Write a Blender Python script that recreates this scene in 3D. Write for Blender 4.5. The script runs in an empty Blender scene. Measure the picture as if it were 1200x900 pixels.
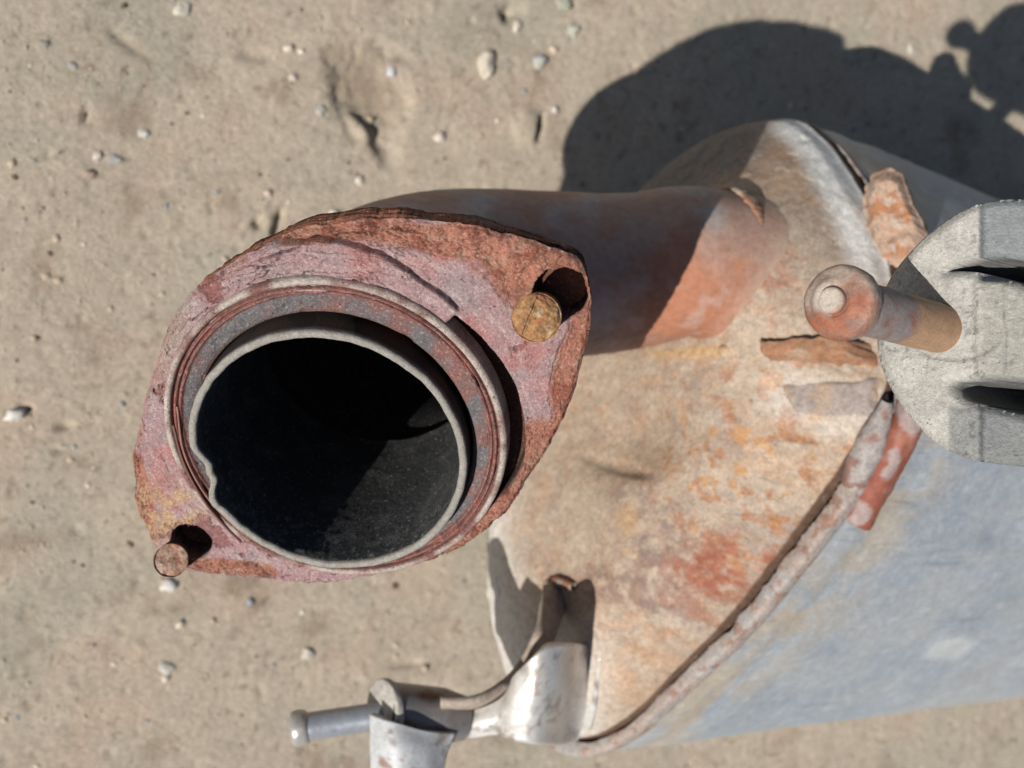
import bpy, math, random
import numpy as np
from mathutils import Matrix, Vector

# ------------------------------------------------------------------ frame of reference
# Everything is measured in millimetres in a survey frame whose origin is the lens (x right, y up, z back),
# then turned into world metres in which the ground is level at z = 0.
FPX = 1287.0
KX, KY, DG = 0.36, -0.10, 489.0
SUN_DIR = np.array([0.394, 0.386, -0.835]); SUN_DIR = SUN_DIR / np.linalg.norm(SUN_DIR)
_m = np.array([KX, KY, 1.0]); H0 = DG / np.linalg.norm(_m); _m = _m / np.linalg.norm(_m)
_ex = np.array([1.0, 0, 0]) - _m[0] * _m; _ex /= np.linalg.norm(_ex)
_ey = np.cross(_m, _ex)
RM = np.stack([_ex, _ey, _m])
def W(P):
    P = np.asarray(P, float)
    return (P @ RM.T + np.array([0, 0, H0])) * 0.001
def S(Wm):
    return (np.asarray(Wm, float) * 1000.0 - np.array([0, 0, H0])) @ RM
def V(x, y, d):
    return np.array([(x - 600.0) / FPX * d, -(y - 450.0) / FPX * d, -d])
def ray(x, y):
    return np.stack([(np.asarray(x, float) - 600) / FPX, -(np.asarray(y, float) - 450) / FPX, -np.ones(np.shape(x))], -1)
def PX(P):
    P = np.asarray(P, float)
    return np.stack([600 + FPX * P[..., 0] / -P[..., 2], 450 - FPX * P[..., 1] / -P[..., 2]], -1)
def on_plane(x, y, P0, n):
    d = ray(x, y); t = (P0 @ n) / (d @ n)
    return d * np.asarray(t)[..., None]
def on_ground(x, y):
    d = ray(x, y); t = -DG / (d @ np.array([KX, KY, 1.0]))
    return W(d * np.asarray(t)[..., None])
def unit(v):
    v = np.asarray(v, float); return v / np.linalg.norm(v)

# ------------------------------------------------------------------ camera, sky, sun, exposure
scn = bpy.context.scene
COL = scn.collection
cd = bpy.data.cameras.new('camera'); cam = bpy.data.objects.new('camera', cd); COL.objects.link(cam)
cd.sensor_width = 36; cd.lens = 36 * FPX / 1200; cd.clip_start = 0.005; cd.clip_end = 60
cd.dof.use_dof = True; cd.dof.focus_distance = 0.226; cd.dof.aperture_fstop = 19
mw = np.eye(4); mw[:3, :3] = RM; mw[2, 3] = H0 * 0.001
cam.matrix_world = Matrix(mw.tolist())
scn.camera = cam

Lw = RM @ SUN_DIR
sun_el = math.asin(-Lw[2]); sun_az = math.atan2(-Lw[0], -Lw[1])
world = bpy.data.worlds.new('World'); scn.world = world; world.use_nodes = True
wn = world.node_tree.nodes; wl = world.node_tree.links
sky = wn.new('ShaderNodeTexSky'); sky.sky_type = 'NISHITA'; sky.sun_disc = False
sky.sun_elevation = sun_el; sky.sun_rotation = sun_az
bg = wn['Background']; bg.inputs['Strength'].default_value = 0.05
wl.new(sky.outputs['Color'], bg.inputs['Color'])
sd = bpy.data.lights.new('sun', 'SUN'); sun = bpy.data.objects.new('sun', sd); COL.objects.link(sun)
sd.energy = 4.6; sd.angle = math.radians(0.5); sd.color = (1.0, 0.955, 0.89)
sun.rotation_euler = Vector(Lw.tolist()).to_track_quat('-Z', 'Y').to_euler()
sun.location = (-1, -1, 2)
scn.view_settings.view_transform = 'Standard'; scn.view_settings.look = 'None'
scn.view_settings.gamma = 1.0; scn.view_settings.use_curve_mapping = False
scn.view_settings.exposure = 0.5

# ------------------------------------------------------------------ noise
_rng = np.random.RandomState(7)
_perm = _rng.permutation(4096); _perm = np.concatenate([_perm, _perm, _perm])
_g = _rng.normal(size=(4096, 3)); _g /= np.linalg.norm(_g, axis=1)[:, None]
def pn(p):
    p = np.asarray(p, float); i = np.floor(p).astype(np.int64); f = p - i
    u = f * f * f * (f * (f * 6 - 15) + 10)
    i &= 4095
    out = 0
    for dx in (0, 1):
        a = _perm[(i[..., 0] + dx) & 4095]
        wx = u[..., 0] if dx else 1 - u[..., 0]
        for dy in (0, 1):
            b = _perm[(a + i[..., 1] + dy) & 4095]
            wy = u[..., 1] if dy else 1 - u[..., 1]
            for dz in (0, 1):
                c = _perm[(b + i[..., 2] + dz) & 4095]
                wz = u[..., 2] if dz else 1 - u[..., 2]
                g = _g[c]
                out = out + wx * wy * wz * (g[..., 0] * (f[..., 0] - dx) + g[..., 1] * (f[..., 1] - dy) + g[..., 2] * (f[..., 2] - dz))
    return out * 1.5
def fbm(p, s, octv=4, off=0.0, gain=0.5):
    p = np.asarray(p, float) / s + off * 17.31 + 100.37
    o = 0; a = 1.0; t = 0
    for k in range(octv):
        o = o + a * pn(p); t += a; p = p * 2.03 + 11.7; a *= gain
    return o / t
def ss(x, a, b):
    t = np.clip((x - a) / (b - a), 0, 1); return t * t * (3 - 2 * t)
def lin(r, g, b):
    c = np.array([r, g, b], float) / 255.0
    return np.where(c <= 0.04045, c / 12.92, ((c + 0.055) / 1.055) ** 2.4)
def alb(r, g, b, k=0.42):
    return np.clip(lin(r, g, b) * k, 0.004, 0.85)
def mixc(c, d, m):
    m = np.clip(m, 0, 1)[..., None]; return c * (1 - m) + np.asarray(d) * m
def blob(px, x, y, rx, ry, ang=0.0, soft=0.35, nz=None):
    a = math.radians(ang); dx = px[..., 0] - x; dy = px[..., 1] - y
    u = (dx * math.cos(a) + dy * math.sin(a)) / rx; v = (-dx * math.sin(a) + dy * math.cos(a)) / ry
    r = np.sqrt(u * u + v * v)
    if nz is not None: r = r + nz
    return 1 - ss(r, 1 - soft, 1 + soft)

# ------------------------------------------------------------------ mesh helpers
ORG = {}
def tag(o, label=None, cat=None, group=None, kind=None):
    if label: o['label'] = label
    if cat: o['category'] = cat
    if group: o['group'] = group
    if kind: o['kind'] = kind
    return o
def empty(name, loc):
    o = bpy.data.objects.new(name, None); COL.objects.link(o); o.location = tuple(loc); o.empty_display_size = 0.02
    ORG[o.name] = np.array(loc, float); return o
def mk(name, verts, faces, mat, parent=None, col=None, smooth=True, world=False, origin=None):
    v = np.asarray(verts, float).reshape(-1, 3)
    if not world: v = W(v)
    po = ORG[parent.name] if parent else np.zeros(3)
    if origin is None: origin = po if parent else np.array([v[:, 0].mean(), v[:, 1].mean(), v[:, 2].min()])
    origin = np.asarray(origin, float)
    me = bpy.data.meshes.new(name)
    faces = np.asarray(faces) if not isinstance(faces, list) else faces
    if isinstance(faces, np.ndarray):
        nf, k = faces.shape
        me.vertices.add(len(v)); me.vertices.foreach_set('co', (v - origin).astype(np.float32).ravel())
        me.loops.add(nf * k); me.loops.foreach_set('vertex_index', faces.astype(np.int32).ravel())
        me.polygons.add(nf); me.polygons.foreach_set('loop_start', (np.arange(nf) * k).astype(np.int32))
        me.polygons.foreach_set('loop_total', np.full(nf, k, np.int32))
        me.update(calc_edges=True); me.validate()
    else:
        me.from_pydata((v - origin).tolist(), [], [list(map(int, f)) for f in faces]); me.update()
    if smooth: me.polygons.foreach_set('use_smooth', np.ones(len(me.polygons), bool))
    if col is not None:
        c = np.asarray(col, float).reshape(-1, 3) if np.ndim(col) > 1 else np.tile(np.asarray(col, float), (len(v), 1))
        at = me.color_attributes.new('tint', 'FLOAT_COLOR', 'POINT')
        at.data.foreach_set('color', np.concatenate([c, np.ones((len(c), 1))], 1).astype(np.float32).ravel())
    me.materials.append(mat)
    o = bpy.data.objects.new(name, me); COL.objects.link(o)
    if parent: o.parent = parent
    o.location = tuple(origin - po); ORG[o.name] = origin
    return o
def gridf(nu, nv, wu=False, wv=False):
    iu = np.arange(nu if wu else nu - 1); iv = np.arange(nv if wv else nv - 1)
    a, b = np.meshgrid(iu, iv, indexing='ij'); a2 = (a + 1) % nu; b2 = (b + 1) % nv
    return np.stack([a * nv + b, a2 * nv + b, a2 * nv + b2, a * nv + b2], -1).reshape(-1, 4)
def join(parts):
    vs, fs, n = [], [], 0
    for v, f in parts:
        v = np.asarray(v).reshape(-1, 3); vs.append(v); fs.append(np.asarray(f) + n); n += len(v)
    return np.concatenate(vs), np.concatenate(fs)
def basis(n, hint=(1, 0, 0)):
    n = unit(n); a = np.asarray(hint, float); a = unit(a - (a @ n) * n); return a, np.cross(n, a), n
def cat_spline(P, n):
    P = np.asarray(P, float); Q = np.concatenate([[2 * P[0] - P[1]], P, [2 * P[-1] - P[-2]]])
    out = []; m = len(P) - 1
    for t in np.linspace(0, m, n):
        i = min(int(t), m - 1); f = t - i; a, b, c, d = Q[i:i + 4]
        out.append(0.5 * ((2 * b) + (c - a) * f + (2 * a - 5 * b + 4 * c - d) * f * f + (3 * b - a - 3 * c + d) * f ** 3))
    return np.array(out)
def tube(path, rad, ns=48, hint=(0, 1, 0.2)):
    path = np.asarray(path, float); n = len(path); rad = np.broadcast_to(rad, (n,)) if np.ndim(rad) < 2 else rad
    T = np.gradient(path, axis=0); T /= np.linalg.norm(T, axis=1)[:, None]
    a = np.asarray(hint, float); rows = []
    th = np.linspace(0, 2 * np.pi, ns, endpoint=False)
    for i in range(n):
        a = a - (a @ T[i]) * T[i]; a = a / np.linalg.norm(a); b = np.cross(T[i], a)
        rows.append(path[i] + np.asarray(rad[i])[..., None] * (np.cos(th)[:, None] * a + np.sin(th)[:, None] * b))
    return np.array(rows)      # n, ns, 3
def lathe(center, axis, prof, ns=256, hint=(1, 0, 0)):
    a, b, n = basis(axis, hint); th = np.linspace(0, 2 * np.pi, ns, endpoint=False)
    prof = np.asarray(prof, float)
    dirs = np.cos(th)[:, None] * a + np.sin(th)[:, None] * b
    return center + prof[None, :, 0, None] * dirs[:, None, :] + prof[None, :, 1, None] * n, th
def vnorm(G, wu=False, wv=False):
    du = (np.roll(G, -1, 0) - np.roll(G, 1, 0)) if wu else np.gradient(G, axis=0)
    dv = (np.roll(G, -1, 1) - np.roll(G, 1, 1)) if wv else np.gradient(G, axis=1)
    n = np.cross(du, dv); return n / (np.linalg.norm(n, axis=-1, keepdims=True) + 1e-12)
def sheet(G, th):
    N = vnorm(G); A = G + N * th / 2; B = G - N * th / 2
    nu, nv = G.shape[:2]; fa = gridf(nu, nv); fb = fa[:, ::-1] + nu * nv
    rim = [i * nv for i in range(nu)] + [(nu - 1) * nv + j for j in range(1, nv)] + [i * nv + nv - 1 for i in range(nu - 2, -1, -1)] + [j for j in range(nv - 2, 0, -1)]
    rim = np.array(rim); r2 = np.roll(rim, -1)
    fr = np.stack([r2, rim, rim + nu * nv, r2 + nu * nv], -1)
    return np.concatenate([A.reshape(-1, 3), B.reshape(-1, 3)]), np.concatenate([fa, fb, fr])
def resample(ctrl, nu, nv):
    ctrl = np.asarray(ctrl, float)
    A = np.stack([cat_spline(ctrl[:, j], nu) for j in range(ctrl.shape[1])], 1)
    return np.stack([cat_spline(A[i], nv) for i in range(nu)], 0)
def poly_sdf(P, poly):
    poly = np.asarray(poly, float); d = np.full(len(P), 1e9); s = np.zeros(len(P), bool); gx = np.zeros((len(P), 2))
    for a, b in zip(poly, np.roll(poly, -1, 0)):
        e = b - a; w = P - a; t = np.clip((w @ e) / (e @ e), 0, 1); q = w - t[:, None] * e; dd = np.linalg.norm(q, axis=1)
        m = dd < d; d[m] = dd[m]; gx[m] = q[m]
        c1 = (a[1] <= P[:, 1]) & (b[1] > P[:, 1]); c2 = (b[1] <= P[:, 1]) & (a[1] > P[:, 1]); cr = e[0] * w[:, 1] - e[1] * w[:, 0]
        s ^= (c1 & (cr > 0)) | (c2 & (cr < 0))
    return np.where(s, -d, d), gx
def closed_spline(pts, n):
    P = np.asarray(pts, float); m = len(P); out = []
    for t in np.linspace(0, m, n, endpoint=False):
        i = int(t); f = t - i; a, b, c, d = P[(i - 1) % m], P[i % m], P[(i + 1) % m], P[(i + 2) % m]
        out.append(0.5 * ((2 * b) + (c - a) * f + (2 * a - 5 * b + 4 * c - d) * f * f + (3 * b - a - 3 * c + d) * f ** 3))
    return np.array(out)

# ------------------------------------------------------------------ materials
def material(name, rough=0.85, metal=0.0, tint=None, fine=((900, 0.25),), pits=None, dust=None, bump=((1500, 0.4),), bd=0.0002, spec=0.35, rvar=0.12, stretch=None, pits2=None):
    m = bpy.data.materials.new(name); m.use_nodes = True; nt = m.node_tree; N = nt.nodes; L = nt.links
    b = N['Principled BSDF']; b.inputs['Metallic'].default_value = metal; b.inputs['Specular IOR Level'].default_value = spec
    tc = N.new('ShaderNodeTexCoord').outputs['Object']
    if stretch:
        mp_ = N.new('ShaderNodeMapping'); mp_.inputs['Scale'].default_value = stretch; L.new(tc, mp_.inputs['Vector']); tc = mp_.outputs['Vector']
    if tint is None:
        a = N.new('ShaderNodeVertexColor'); a.layer_name = 'tint'; c = a.outputs['Color']
    else:
        a = N.new('ShaderNodeRGB'); a.outputs[0].default_value = (*tint, 1); c = a.outputs[0]
    def noise(scale, det=5, ro=0.6):
        n = N.new('ShaderNodeTexNoise'); n.inputs['Scale'].default_value = scale; n.inputs['Detail'].default_value = det
        n.inputs['Roughness'].default_value = ro; L.new(tc, n.inputs['Vector']); return n.outputs['Fac']
    def mrange(v, a0, a1, b0, b1):
        n = N.new('ShaderNodeMapRange'); L.new(v, n.inputs['Value'])
        for k, x in zip(('From Min', 'From Max', 'To Min', 'To Max'), (a0, a1, b0, b1)): n.inputs[k].default_value = x
        return n.outputs['Result']
    for sc, am in fine:
        f = mrange(noise(sc), 0.25, 0.75, 1 - am, 1 + am)
        mu = N.new('ShaderNodeVectorMath'); mu.operation = 'SCALE'; L.new(c, mu.inputs[0]); L.new(f, mu.inputs['Scale']); c = mu.outputs[0]
    def over(c, fac, colr):
        mx = N.new('ShaderNodeMix'); mx.data_type = 'RGBA'; L.new(fac, mx.inputs['Factor']); L.new(c, mx.inputs['A']); mx.inputs['B'].default_value = (*colr, 1); return mx.outputs['Result']
    if pits2: c = over(c, mrange(noise(pits2[0], 2), pits2[1], pits2[1] + 0.04, 0, pits2[3]), pits2[2])
    if pits: c = over(c, mrange(noise(pits[0], 3), pits[1], pits[1] + 0.06, 0, pits[3]), pits[2])
    if dust: c = over(c, mrange(noise(dust[0], 6, 0.7), dust[1], dust[1] + 0.2, 0, dust[3]), dust[2])
    L.new(c, b.inputs['Base Color'])
    L.new(mrange(noise(300), 0.3, 0.7, max(0.05, rough - rvar), min(1, rough + rvar)), b.inputs['Roughness'])
    h = None
    for sc, am in bump:
        v = mrange(noise(sc, 6, 0.65), 0, 1, 0, am)
        if h is None: h = v
        else:
            ad = N.new('ShaderNodeMath'); L.new(h, ad.inputs[0]); L.new(v, ad.inputs[1]); h = ad.outputs[0]
    if h is not None:
        bp = N.new('ShaderNodeBump'); bp.inputs['Distance'].default_value = bd; bp.inputs['Strength'].default_value = 1.0
        L.new(h, bp.inputs['Height']); L.new(bp.outputs['Normal'], b.inputs['Normal'])
    return m
M_dirt = material('dry_dirt', 0.95, fine=((60, 0.10), (350, 0.16), (1400, 0.22)), pits=(330, 0.665, (0.10, 0.08, 0.06), 0.6), dust=(500, 0.62, (0.45, 0.40, 0.33), 0.6), bump=((300, 0.7), (900, 0.9), (2400, 0.4)), bd=0.0008, spec=0.15, pits2=(750, 0.66, (0.14, 0.115, 0.09), 0.7))
M_flange = material('flaking_rust_paint', 0.85, fine=((450, 0.18), (1500, 0.30), (3200, 0.30)), pits=(1200, 0.635, (0.04, 0.02, 0.016), 0.85), dust=(1500, 0.56, (0.50, 0.44, 0.41), 0.6), bump=((700, 0.6), (2000, 0.8), (4500, 0.5)), bd=0.0005)
M_rust = material('coarse_rust', 0.9, fine=((400, 0.2), (1500, 0.3)), pits=(1100, 0.66, (0.05, 0.025, 0.015), 0.6), bump=((500, 0.6), (1800, 0.6)), bd=0.0004)
M_cap = material('dusty_scale_steel', 0.85, fine=((90, 0.10), (420, 0.24), (1100, 0.28)), pits=(480, 0.65, (0.12, 0.07, 0.045), 0.55), dust=(260, 0.58, (0.46, 0.42, 0.38), 0.4), bump=((260, 0.6), (900, 0.4)), bd=0.0005)
M_can = material('dusty_zinc_steel', 0.62, metal=0.15, fine=((50, 0.08), (300, 0.12), (900, 0.16)), dust=(220, 0.60, (0.52, 0.52, 0.50), 0.6), bump=((200, 0.5), (800, 0.3)), bd=0.0003, spec=0.5)
M_pipe = material('browned_pipe_steel', 0.7, fine=((90, 0.14), (500, 0.2)), bump=((300, 0.5), (1200, 0.4)), bd=0.00025)
M_rim = material('grey_gritty_rim', 0.9, fine=((1500, 0.25), (4000, 0.3)), bump=((1500, 0.8), (4000, 0.5)), bd=0.0003)
M_soot = material('black_soot', 0.88, fine=((900, 0.35), (2200, 0.5)), pits=(1500, 0.645, (0.45, 0.45, 0.43), 0.9), dust=(700, 0.56, (0.13, 0.13, 0.125), 0.8), bump=((900, 1.0), (3000, 0.7)), bd=0.00045, spec=0.3)
M_rubber = material('weathered_rubber', 0.92, fine=((300, 0.10), (1200, 0.2), (2600, 0.2)), pits=(1000, 0.655, (0.07, 0.07, 0.065), 0.8), bump=((700, 0.5), (2200, 0.8)), bd=0.00045, spec=0.2, stretch=(0.4, 1, 1))
M_rod = material('rusty_rod', 0.7, metal=0.2, fine=((500, 0.15), (1800, 0.22)), pits=(1300, 0.69, (0.07, 0.03, 0.02), 0.6), bump=((900, 0.5), (2600, 0.4)), bd=0.0002, spec=0.5)
M_zinc = material('worn_zinc_bracket', 0.33, metal=0.45, fine=((150, 0.10), (700, 0.12)), bump=((200, 0.5), (900, 0.25)), bd=0.0002, spec=0.5, rvar=0.1)
M_stone = material('pebble_stone', 0.85, fine=((300, 0.2), (1200, 0.2)), bump=((700, 0.6),), bd=0.0003)

# ------------------------------------------------------------------ ground
def spread(lo, hi, step, far):
    c = np.arange(lo, hi, step); g = step * 1.6; a = [c[-1]]; b = [c[0]]
    while a[-1] < far: a.append(a[-1] + g); b.append(b[-1] - g); g *= 1.45
    return np.concatenate([b[:0:-1], c, a[1:]])
cor = on_ground(np.array([-30, 1230, 1230, -30]), np.array([-30, -30, 930, 930])) * 1000
gx = spread(cor[:, 0].min(), cor[:, 0].max(), 1.3, 8000); gy = spread(cor[:, 1].min(), cor[:, 1].max(), 1.3, 8000)
GX, GY = np.meshgrid(gx, gy, indexing='ij')
P0 = np.stack([GX, GY, np.zeros_like(GX)], -1)
near = ((np.abs(GX) < 900) & (np.abs(GY) < 900)).astype(float)
def ground_height(P, px):
    h = 2.0 * fbm(P, 80, 2) + 0.5 * fbm(P, 18, 3, 2) + 0.30 * fbm(P, 4.5, 3, 5)
    c = fbm(P, 5, 2, 9); h = h - 1.1 * ss(c, 0.36, 0.5)                     # small pits
    h = h + 0.6 * ss(fbm(P, 9, 3, 12), 0.30, 0.5)                            # clods
    for x, y, rx, ry, an, d in ((428, 105, 34, 52, -30, -4.5), (452, 165, 14, 22, -15, -3.5), (455, 60, 22, 9, 25, -2), (300, 64, 18, 7, 10, -1.5), (505, 810, 30, 8, 5, -1.5), (478, 778, 16, 4, -5, -2), (600, 12, 14, 12, 0, -2), (150, 50, 26, 6, 35, -1.5), (75, 500, 10, 5, 0, -2.0), (30, 480, 9, 6, 0, -2.5), (1180, 25, 5, 5, 0, -1)):
        h = h + d * blob(px, x, y, rx, ry, an, 0.6, 0.5 * fbm(P, 5, 3, x * 0.01))
    for x, y, rx, ry, an, d in ((325, 262, 4.5, 17, 15, -5), (302, 262, 6, 6, 0, -3), (633, 150, 3.5, 15, 12, -5.5), (100, 135, 3, 9, 15, -3.5), (420, 148, 18, 6, 50, 3.0), (618, 148, 14, 18, 0, 2.0), (596, 16, 5, 9, 20, -3)):
        h = h + d * blob(px, x, y, rx, ry, an, 0.5)
    return h
px = PX(S(P0 * 0.001))
P0[..., 2] = ground_height(P0, px) * near
gc = np.broadcast_to(alb(182, 169, 151, 0.78), P0.shape).copy()
gc = mixc(gc, alb(168, 162, 145, 0.78), ss(fbm(P0, 60, 3, 3), -0.1, 0.35) * 0.6)
gc = mixc(gc, alb(188, 168, 149, 0.76), ss(fbm(P0, 35, 3, 4), 0.0, 0.5) * 0.7)
gc = mixc(gc, alb(138, 118, 98, 0.78), ss(fbm(P0, 22, 4, 6), 0.12, 0.5) * 0.55)
gc = mixc(gc, alb(120, 104, 88, 0.78), ss(fbm(P0, 5, 2, 8), 0.33, 0.5) * 0.55)
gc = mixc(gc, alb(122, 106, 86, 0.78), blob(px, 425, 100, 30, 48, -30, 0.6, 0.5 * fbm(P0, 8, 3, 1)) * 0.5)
ground = mk('ground', P0 * 0.001, gridf(*P0.shape[:2]), M_dirt, col=gc, world=True, origin=(0, 0, 0))
tag(ground, 'dry pale brown dirt with grit and shallow marks', 'ground', kind='structure')

# ------------------------------------------------------------------ exhaust: one welded assembly
NF = np.array([-0.085, -0.487, 0.0]); NF[2] = math.sqrt(1 - (NF ** 2).sum())
FC = V(391, 514, 240)                                   # centre of the sealing ring
E1, E2, _ = basis(NF)
NC = unit([-0.745, 0.26, 0.615]); DC = unit([0.79, -0.11, -0.60])               # outward normal of the end cap, axis of the canister
CC = V(840, 500, 366); U1, U2, _ = basis(NC)
exh = empty('exhaust_assembly', W(CC + DC * 200) * np.array([1, 1, 0]))
tag(exh, 'rusty exhaust canister with bent inlet pipe and two-bolt flange lying on dirt', 'exhaust')

# ---- flange plate
outl = np.array([(153,545),(154,575),(162,612),(180,645),(203,668),(240,673),(300,680),(355,686),(400,684),(450,672),(500,660),(540,645),(575,622),(620,562),(652,508),(680,432),(691,388),(692,340),(680,309),(640,291),(600,281),(560,269),(500,261),(440,261),(380,266),(330,280),(280,305),(240,330),(206,365),(186,410),(174,450),(163,500)], float)
FP = FC - NF * 2.6
q = on_plane(outl[:, 0], outl[:, 1], FP, NF) - FP
oth = np.arctan2(q @ E2, q @ E1); orr = np.hypot(q @ E1, q @ E2)
oth_, orr_ = zip(*sorted(zip(oth, orr))); oth_ = np.array(oth_); orr_ = np.array(orr_)
def fl_local(x, y):
    p = on_plane(x, y, FP, NF) - FP; return np.array([p @ E1, p @ E2])
NT, NR = 1300, 150
th = np.linspace(-np.pi, np.pi, NT, endpoint=False)
Rin = 34.5
Rout = np.interp(th, np.concatenate([oth_ - 2 * np.pi, oth_, oth_ + 2 * np.pi]), np.concatenate([orr_] * 3))
ker = np.hanning(19); ker /= ker.sum(); Rout = np.convolve(np.concatenate([Rout[-60:], Rout, Rout[:60]]), ker, 'same')[60:-60]
cs = np.stack([np.cos(th) * 3, np.sin(th) * 3, np.zeros_like(th)], -1)
Rout = np.maximum(Rout, 38.6) + 0.55 * fbm(cs, 0.25, 4, 3) + 0.5 * np.minimum(0, fbm(cs, 0.12, 3, 5))
tt = np.linspace(0, 1, NR) ** 1.0
RR = Rin + (Rout - Rin)[:, None] * tt[None]
TH = np.broadcast_to(th[:, None], RR.shape)
LX, LY = RR * np.cos(TH), RR * np.sin(TH)
base = FP + LX[..., None] * E1 + LY[..., None] * E2
fpx = PX(base)
lp = np.stack([LX, LY, np.zeros_like(LX)], -1)
lpol = np.stack([RR * 3.0, TH * 22, np.zeros_like(LX)], -1)          # stretched along the ring
edge = Rout[:, None] - RR
zone = 0.55 * fbm(lp, 13, 6, 1, 0.62)
rusty = np.maximum.reduce([blob(fpx, 640, 315, 84, 60, 25, 0.5, zone), blob(fpx, 676, 430, 28, 100, 12, 0.45, zone), blob(fpx, 620, 560, 52, 78, 30, 0.35, zone * 0.6),
    blob(fpx, 560, 285, 110, 20, 5, 0.4, zone), blob(fpx, 400, 273, 110, 9, -4, 0.5, zone), blob(fpx, 270, 665, 55, 9, 6, 0.5, zone), blob(fpx, 165, 595, 16, 60, -8, 0.5, zone), blob(fpx, 540, 640, 70, 16, -28, 0.4)])
chalk = blob(fpx, 195, 600, 38, 34, 0, 0.6, zone) * 0.9
rough_edge = ss(edge, 3.2, 0.3)
h = 0.8 * fbm(lp, 20, 3, 2) + 0.20 * fbm(lp, 3.0, 4, 3) + 0.10 * fbm(lp, 1.0, 2, 33)
h = h + rusty * (0.45 * fbm(lp, 2.6, 5, 7) + 0.5 * np.abs(fbm(lp, 1.2, 3, 8)))
h = h - 0.40 * ss(rusty, 0.40, 0.52) - 0.3 * ss(rusty, 0.70, 0.78) + 0.0 * ss(rusty, 0.2, 0.7) * ss(fbm(lp, 10, 3, 11), -0.3, 0.2)
# flaking sheets: terraces cut by noise contours stretched round the ring
flk = blob(fpx, 320, 330, 170, 80, -20, 0.6)
fl = fbm(lpol, 9, 4, 4) * 0.5 * flk + fbm(lp, 9, 5, 14) * 0.7
for lv, st in ((-0.18, 0.22), (0.02, 0.28), (0.2, 0.25)): h = h + (0.5 + flk) * st * (ss(fl, lv - 0.012, lv + 0.012) - 0.5)
# cracks
def ridge(f, w): return np.exp(-(f / w) ** 2)
fr_ = fbm(lp, 6, 6, 64, 0.62); fp_ = fbm(lp, 11, 6, 65, 0.6)
for lv in (-0.12, 0.02, 0.16): h = h + rusty * 0.50 * (ss(fr_, lv - 0.012, lv + 0.012) - 0.5)
h = h - 0.6 * ss(fp_, 0.20, 0.23) * (1 - rusty)
cmask = ss(fbm(lp, 18, 2, 21), -0.15, 0.1) * (1 - chalk)
h = h - 1.6 * ridge(fbm(lpol, 7, 4, 22), 0.018) * cmask * flk - 0.6 * ridge(fbm(lp, 9, 4, 23), 0.010) * ss(fbm(lp, 14, 2, 25), 0.05, 0.2)
# raised layer between ring and crack along the top of the ring, then the open gap to the right
dA = np.degrees(TH)
jag = 1.0 * fbm(np.stack([TH * 8, TH * 0, RR * 0.12], -1), 1.0, 4, 31)
led = ss(dA, 47, 49) * (1 - ss(dA, 118, 150)); lw = 41.8 + 3.2 * ss(dA, 50, 88) + 0.8 * jag
h = h + led * (0.9 * ss(RR, lw + 0.25, lw - 0.25)) - led * 2.0 * ridge(RR - lw - 0.3, 0.24 + 0.12 * ss(jag, -0.2, 0.3)) * (1 - ss(dA, 92, 118))
gw = 37.6 + 4.0 * ss(dA, -40, -6) * (1 - 0.35 * ss(dA, 20, 46)) + 0.35 * jag
gap = ss(RR, gw + 0.3, gw - 0.3) * ss(dA, -40, -30) * (1 - ss(dA, 46.5, 48))
h = h - 11.0 * gap
# delaminated edge strip along the top
top = ss(fpx[..., 0], 290, 330) * (1 - ss(fpx[..., 0], 470, 500)) * (fpx[..., 1] < 330)
h = h - 2.2 * top * ridge(edge - 2.4 - 0.9 * fbm(lp, 5, 3, 41), 0.28) * ss(fbm(lp, 6, 2, 43), -0.35, 0.0) + 0.5 * top * ss(edge, 2.6, 2.0)
h = h - 1.2 * ss(edge, 1.1, 0.0) + 0.5 * rough_edge * fbm(lp, 1.6, 3, 44)
# bolt holes
holes = []
for hx, hy, hr in ((657, 346, 5.4), (223, 637, 4.7)):
    c = fl_local(hx, hy); dd = np.hypot(LX - c[0], LY - c[1]) + 0.25 * fbm(lp, 2.5, 3, hx * 0.1)
    h = h - 12 * ss(dd, hr + 0.35, hr - 0.35); holes.append((c, dd - hr))
G = base + h[..., None] * NF
# colour
c = np.broadcast_to(alb(192, 162, 162), G.shape).copy()
c = mixc(c, alb(180, 166, 168), ss(fbm(lp, 9, 4, 51), -0.05, 0.35) * 0.8)
c = mixc(c, alb(200, 138, 130), ss(fbm(lp, 12, 4, 53), 0.05, 0.4) * 0.7)
c = mixc(c, alb(214, 200, 194), ss(fbm(lpol, 5, 4, 54), 0.0, 0.3) * 0.45 * ss(RR, 56, 44))
c = mixc(c, alb(150, 92, 88), ss(fp_, 0.18, 0.24) * 0.75)
orange = alb(190, 134, 112) * (1 + 0.5 * fbm(lp, 4, 4, 55)[..., None])
orange = mixc(orange, alb(206, 172, 146), ss(fbm(lp, 4, 4, 56), 0.1, 0.4) * 0.8)
orange = mixc(orange, alb(150, 82, 62), ss(fr_, 0.1, 0.2) * 0.7)
c = mixc(c, orange, np.clip(ss(rusty, 0.25, 0.75) * 1.0 + rough_edge * 0.55 * ss(fbm(lp, 8, 3, 58), -0.2, 0.2), 0, 1))
c = mixc(c, alb(214, 182, 140), chalk * ss(fbm(lp, 4, 3, 59), -0.25, 0.15))
c = mixc(c, alb(190, 178, 160), blob(fpx, 195, 390, 22, 60, 25, 0.5, zone) * 0.5)
c = c * np.array([1.17, 1.08, 1.08])
c = mixc(c, np.array([0.035, 0.022, 0.018]), ss(h, -1.8, -3.2))  # dark scale in gap and holes, painted by depth to hold their shade
c = np.clip(c, 0.01, 0.8)
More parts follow.
